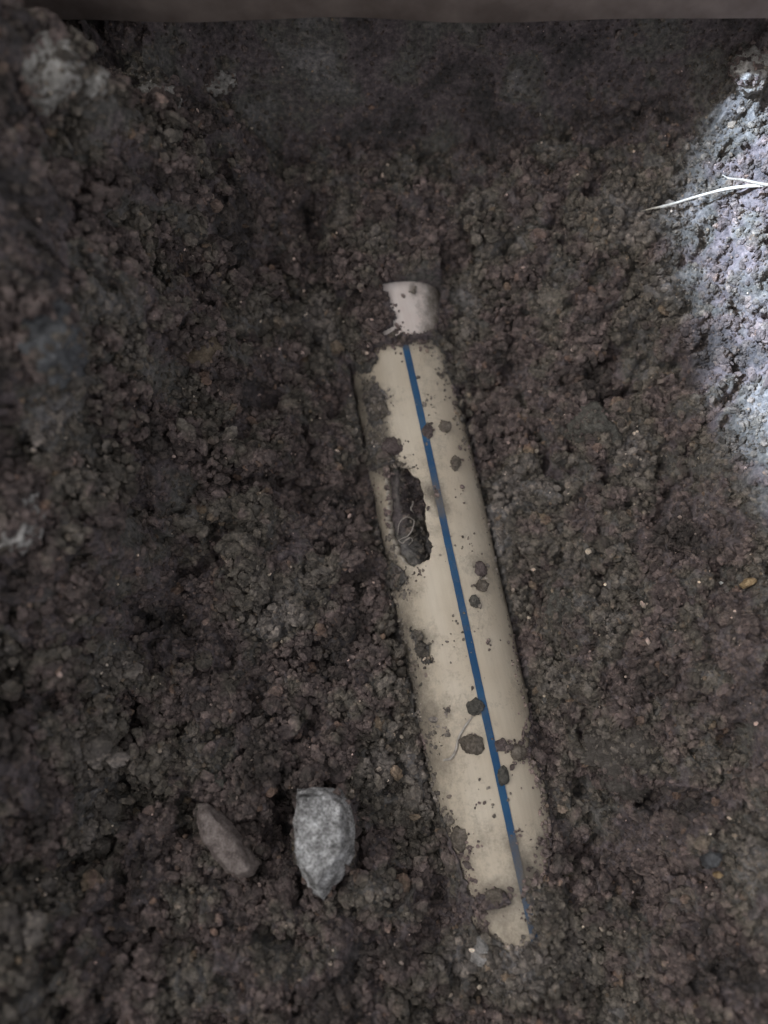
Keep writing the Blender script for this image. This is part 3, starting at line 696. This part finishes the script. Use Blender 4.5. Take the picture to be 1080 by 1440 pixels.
# crumbs stuck to the pipe
pts, rs = [], []
SPOTS = [(544,668,6,40),(546,684,6,16),(546,702,5,16),(545,720,5,16),(546,738,5,16),(548,755,5,16),(553,772,5,40),(556,784,6,20),(560,655,8,24),(522,540,12,60),(528,565,14,70),(532,600,14,80),(530,625,16,80),(520,640,16,70),(512,655,14,50),(545,650,10,40),(525,585,20,90),(545,628,20,90),(522,648,18,70),(512,610,14,40),(540,560,14,30),(585,898,15,40),(600,928,15,35),(568,835,14,40),(562,812,14,50),(590,805,12,18),(612,1050,14,30),(606,1030,12,24),(628,1000,9,14),(628,1030,9,12),(685,1268,20,70),(715,1262,10,14),(752,1240,18,60),(763,1185,12,40),(768,1130,9,20),(622,1150,14,35),(640,1215,14,40),(735,1062,14,35),(715,1050,9,14),(566,655,18,40),(548,665,14,30),(745,1290,12,30),(672,1300,14,30),(612,690,9,14),(645,690,40,10),(640,900,60,24),(690,1130,50,18),(600,560,40,24),(650,770,40,22),(690,900,50,14),(582,410,5,16),(556,430,16,16),(560,462,12,14),(560,480,16,40),(595,482,16,30),(650,620,6,8),(680,800,9,12),(660,1190,16,20),(725,1170,14,16),(525,690,18,30),(535,780,20,60)]
SPOTS += [(a_[0], a_[1], max(a_[2], a_[3])*1.15, int(a_[2]*1.6)) for a_ in PC]
for cx, cy, rr, c in SPOTS:
    for _ in range(c):
        a, q = rng.uniform(0, 6.283), abs(rng.normal(0, 0.6))
        px, py = cx+rr*q*math.cos(a), cy+rr*q*math.sin(a)
        if px > 557 and in_poly(np.array([px]), np.array([py]), HOLE)[0]: continue
        rb = RC if py < 474 else R
        p = on_pipe(px, py, rb)
        if p is None: continue
        q = min(0.0003*math.exp(rng.normal(0.15, 0.45)), 0.0010); pts.append(p + np.array([0, 0, q*0.35])); rs.append(q)
nP = len(PIPE_SHOW)
for i in range(nP):
    (ax, ay), (bx, by) = PIPE_SHOW[i], PIPE_SHOW[(i+1) % nP]; cxm, cym = 637+(ay-870)*0.205, ay
    for _ in range(int(math.hypot(bx-ax, by-ay)*(0.75 if (ax+bx)/2 < 572+(ay-560)*0.209 else 0.5))):
        t = rng.random(); px, py = ax+(bx-ax)*t, ay+(by-ay)*t; inn = abs(rng.normal(0, 7))
        px += inn if px < 572+(py-560)*0.209 else -inn; p = on_pipe(px, py)
        if p is None or p[2] < -0.004: continue
        q = min(0.00042*math.exp(rng.normal(0.1, 0.45)), 0.0013); pts.append(p + np.array([0, 0, q*0.3])); rs.append(q)
pts, rs = np.array(pts), np.array(rs); sc, ro, ti = attrs(len(pts), rs)
crumb_cloud('pipe_crumbs', pts, sc, ro, ti*0.965, 'fine soil crumbs stuck in patches over the beige pipe', sub=2, variants=5, mat=M_CRUMBP)
# crumbs inside the hole
n = 900; a = rng.uniform(fs[0], fs[-1], n); b = rng.uniform(-0.0165, 0.0165, n)
x, y = PA[0]+a*U[0]+b*W[0], PA[1]+a*U[1]+b*W[1]; r = 0.00055*np.exp(rng.normal(0, 0.4, n))
z = fill_z(a, b, x, y) + 0.2*r; ok = z < np.sqrt(np.maximum((R-0.0035)**2-b*b, 0)) - r
x, y, z, r = x[ok], y[ok], z[ok], r[ok]; sc, ro, ti = attrs(len(x), r)
crumb_cloud('crumbs_inside_pipe', np.stack([x, y, z], -1), sc, ro, ti*0.96, 'small dark crumbs on the soil inside the broken hole', sub=2, variants=5)
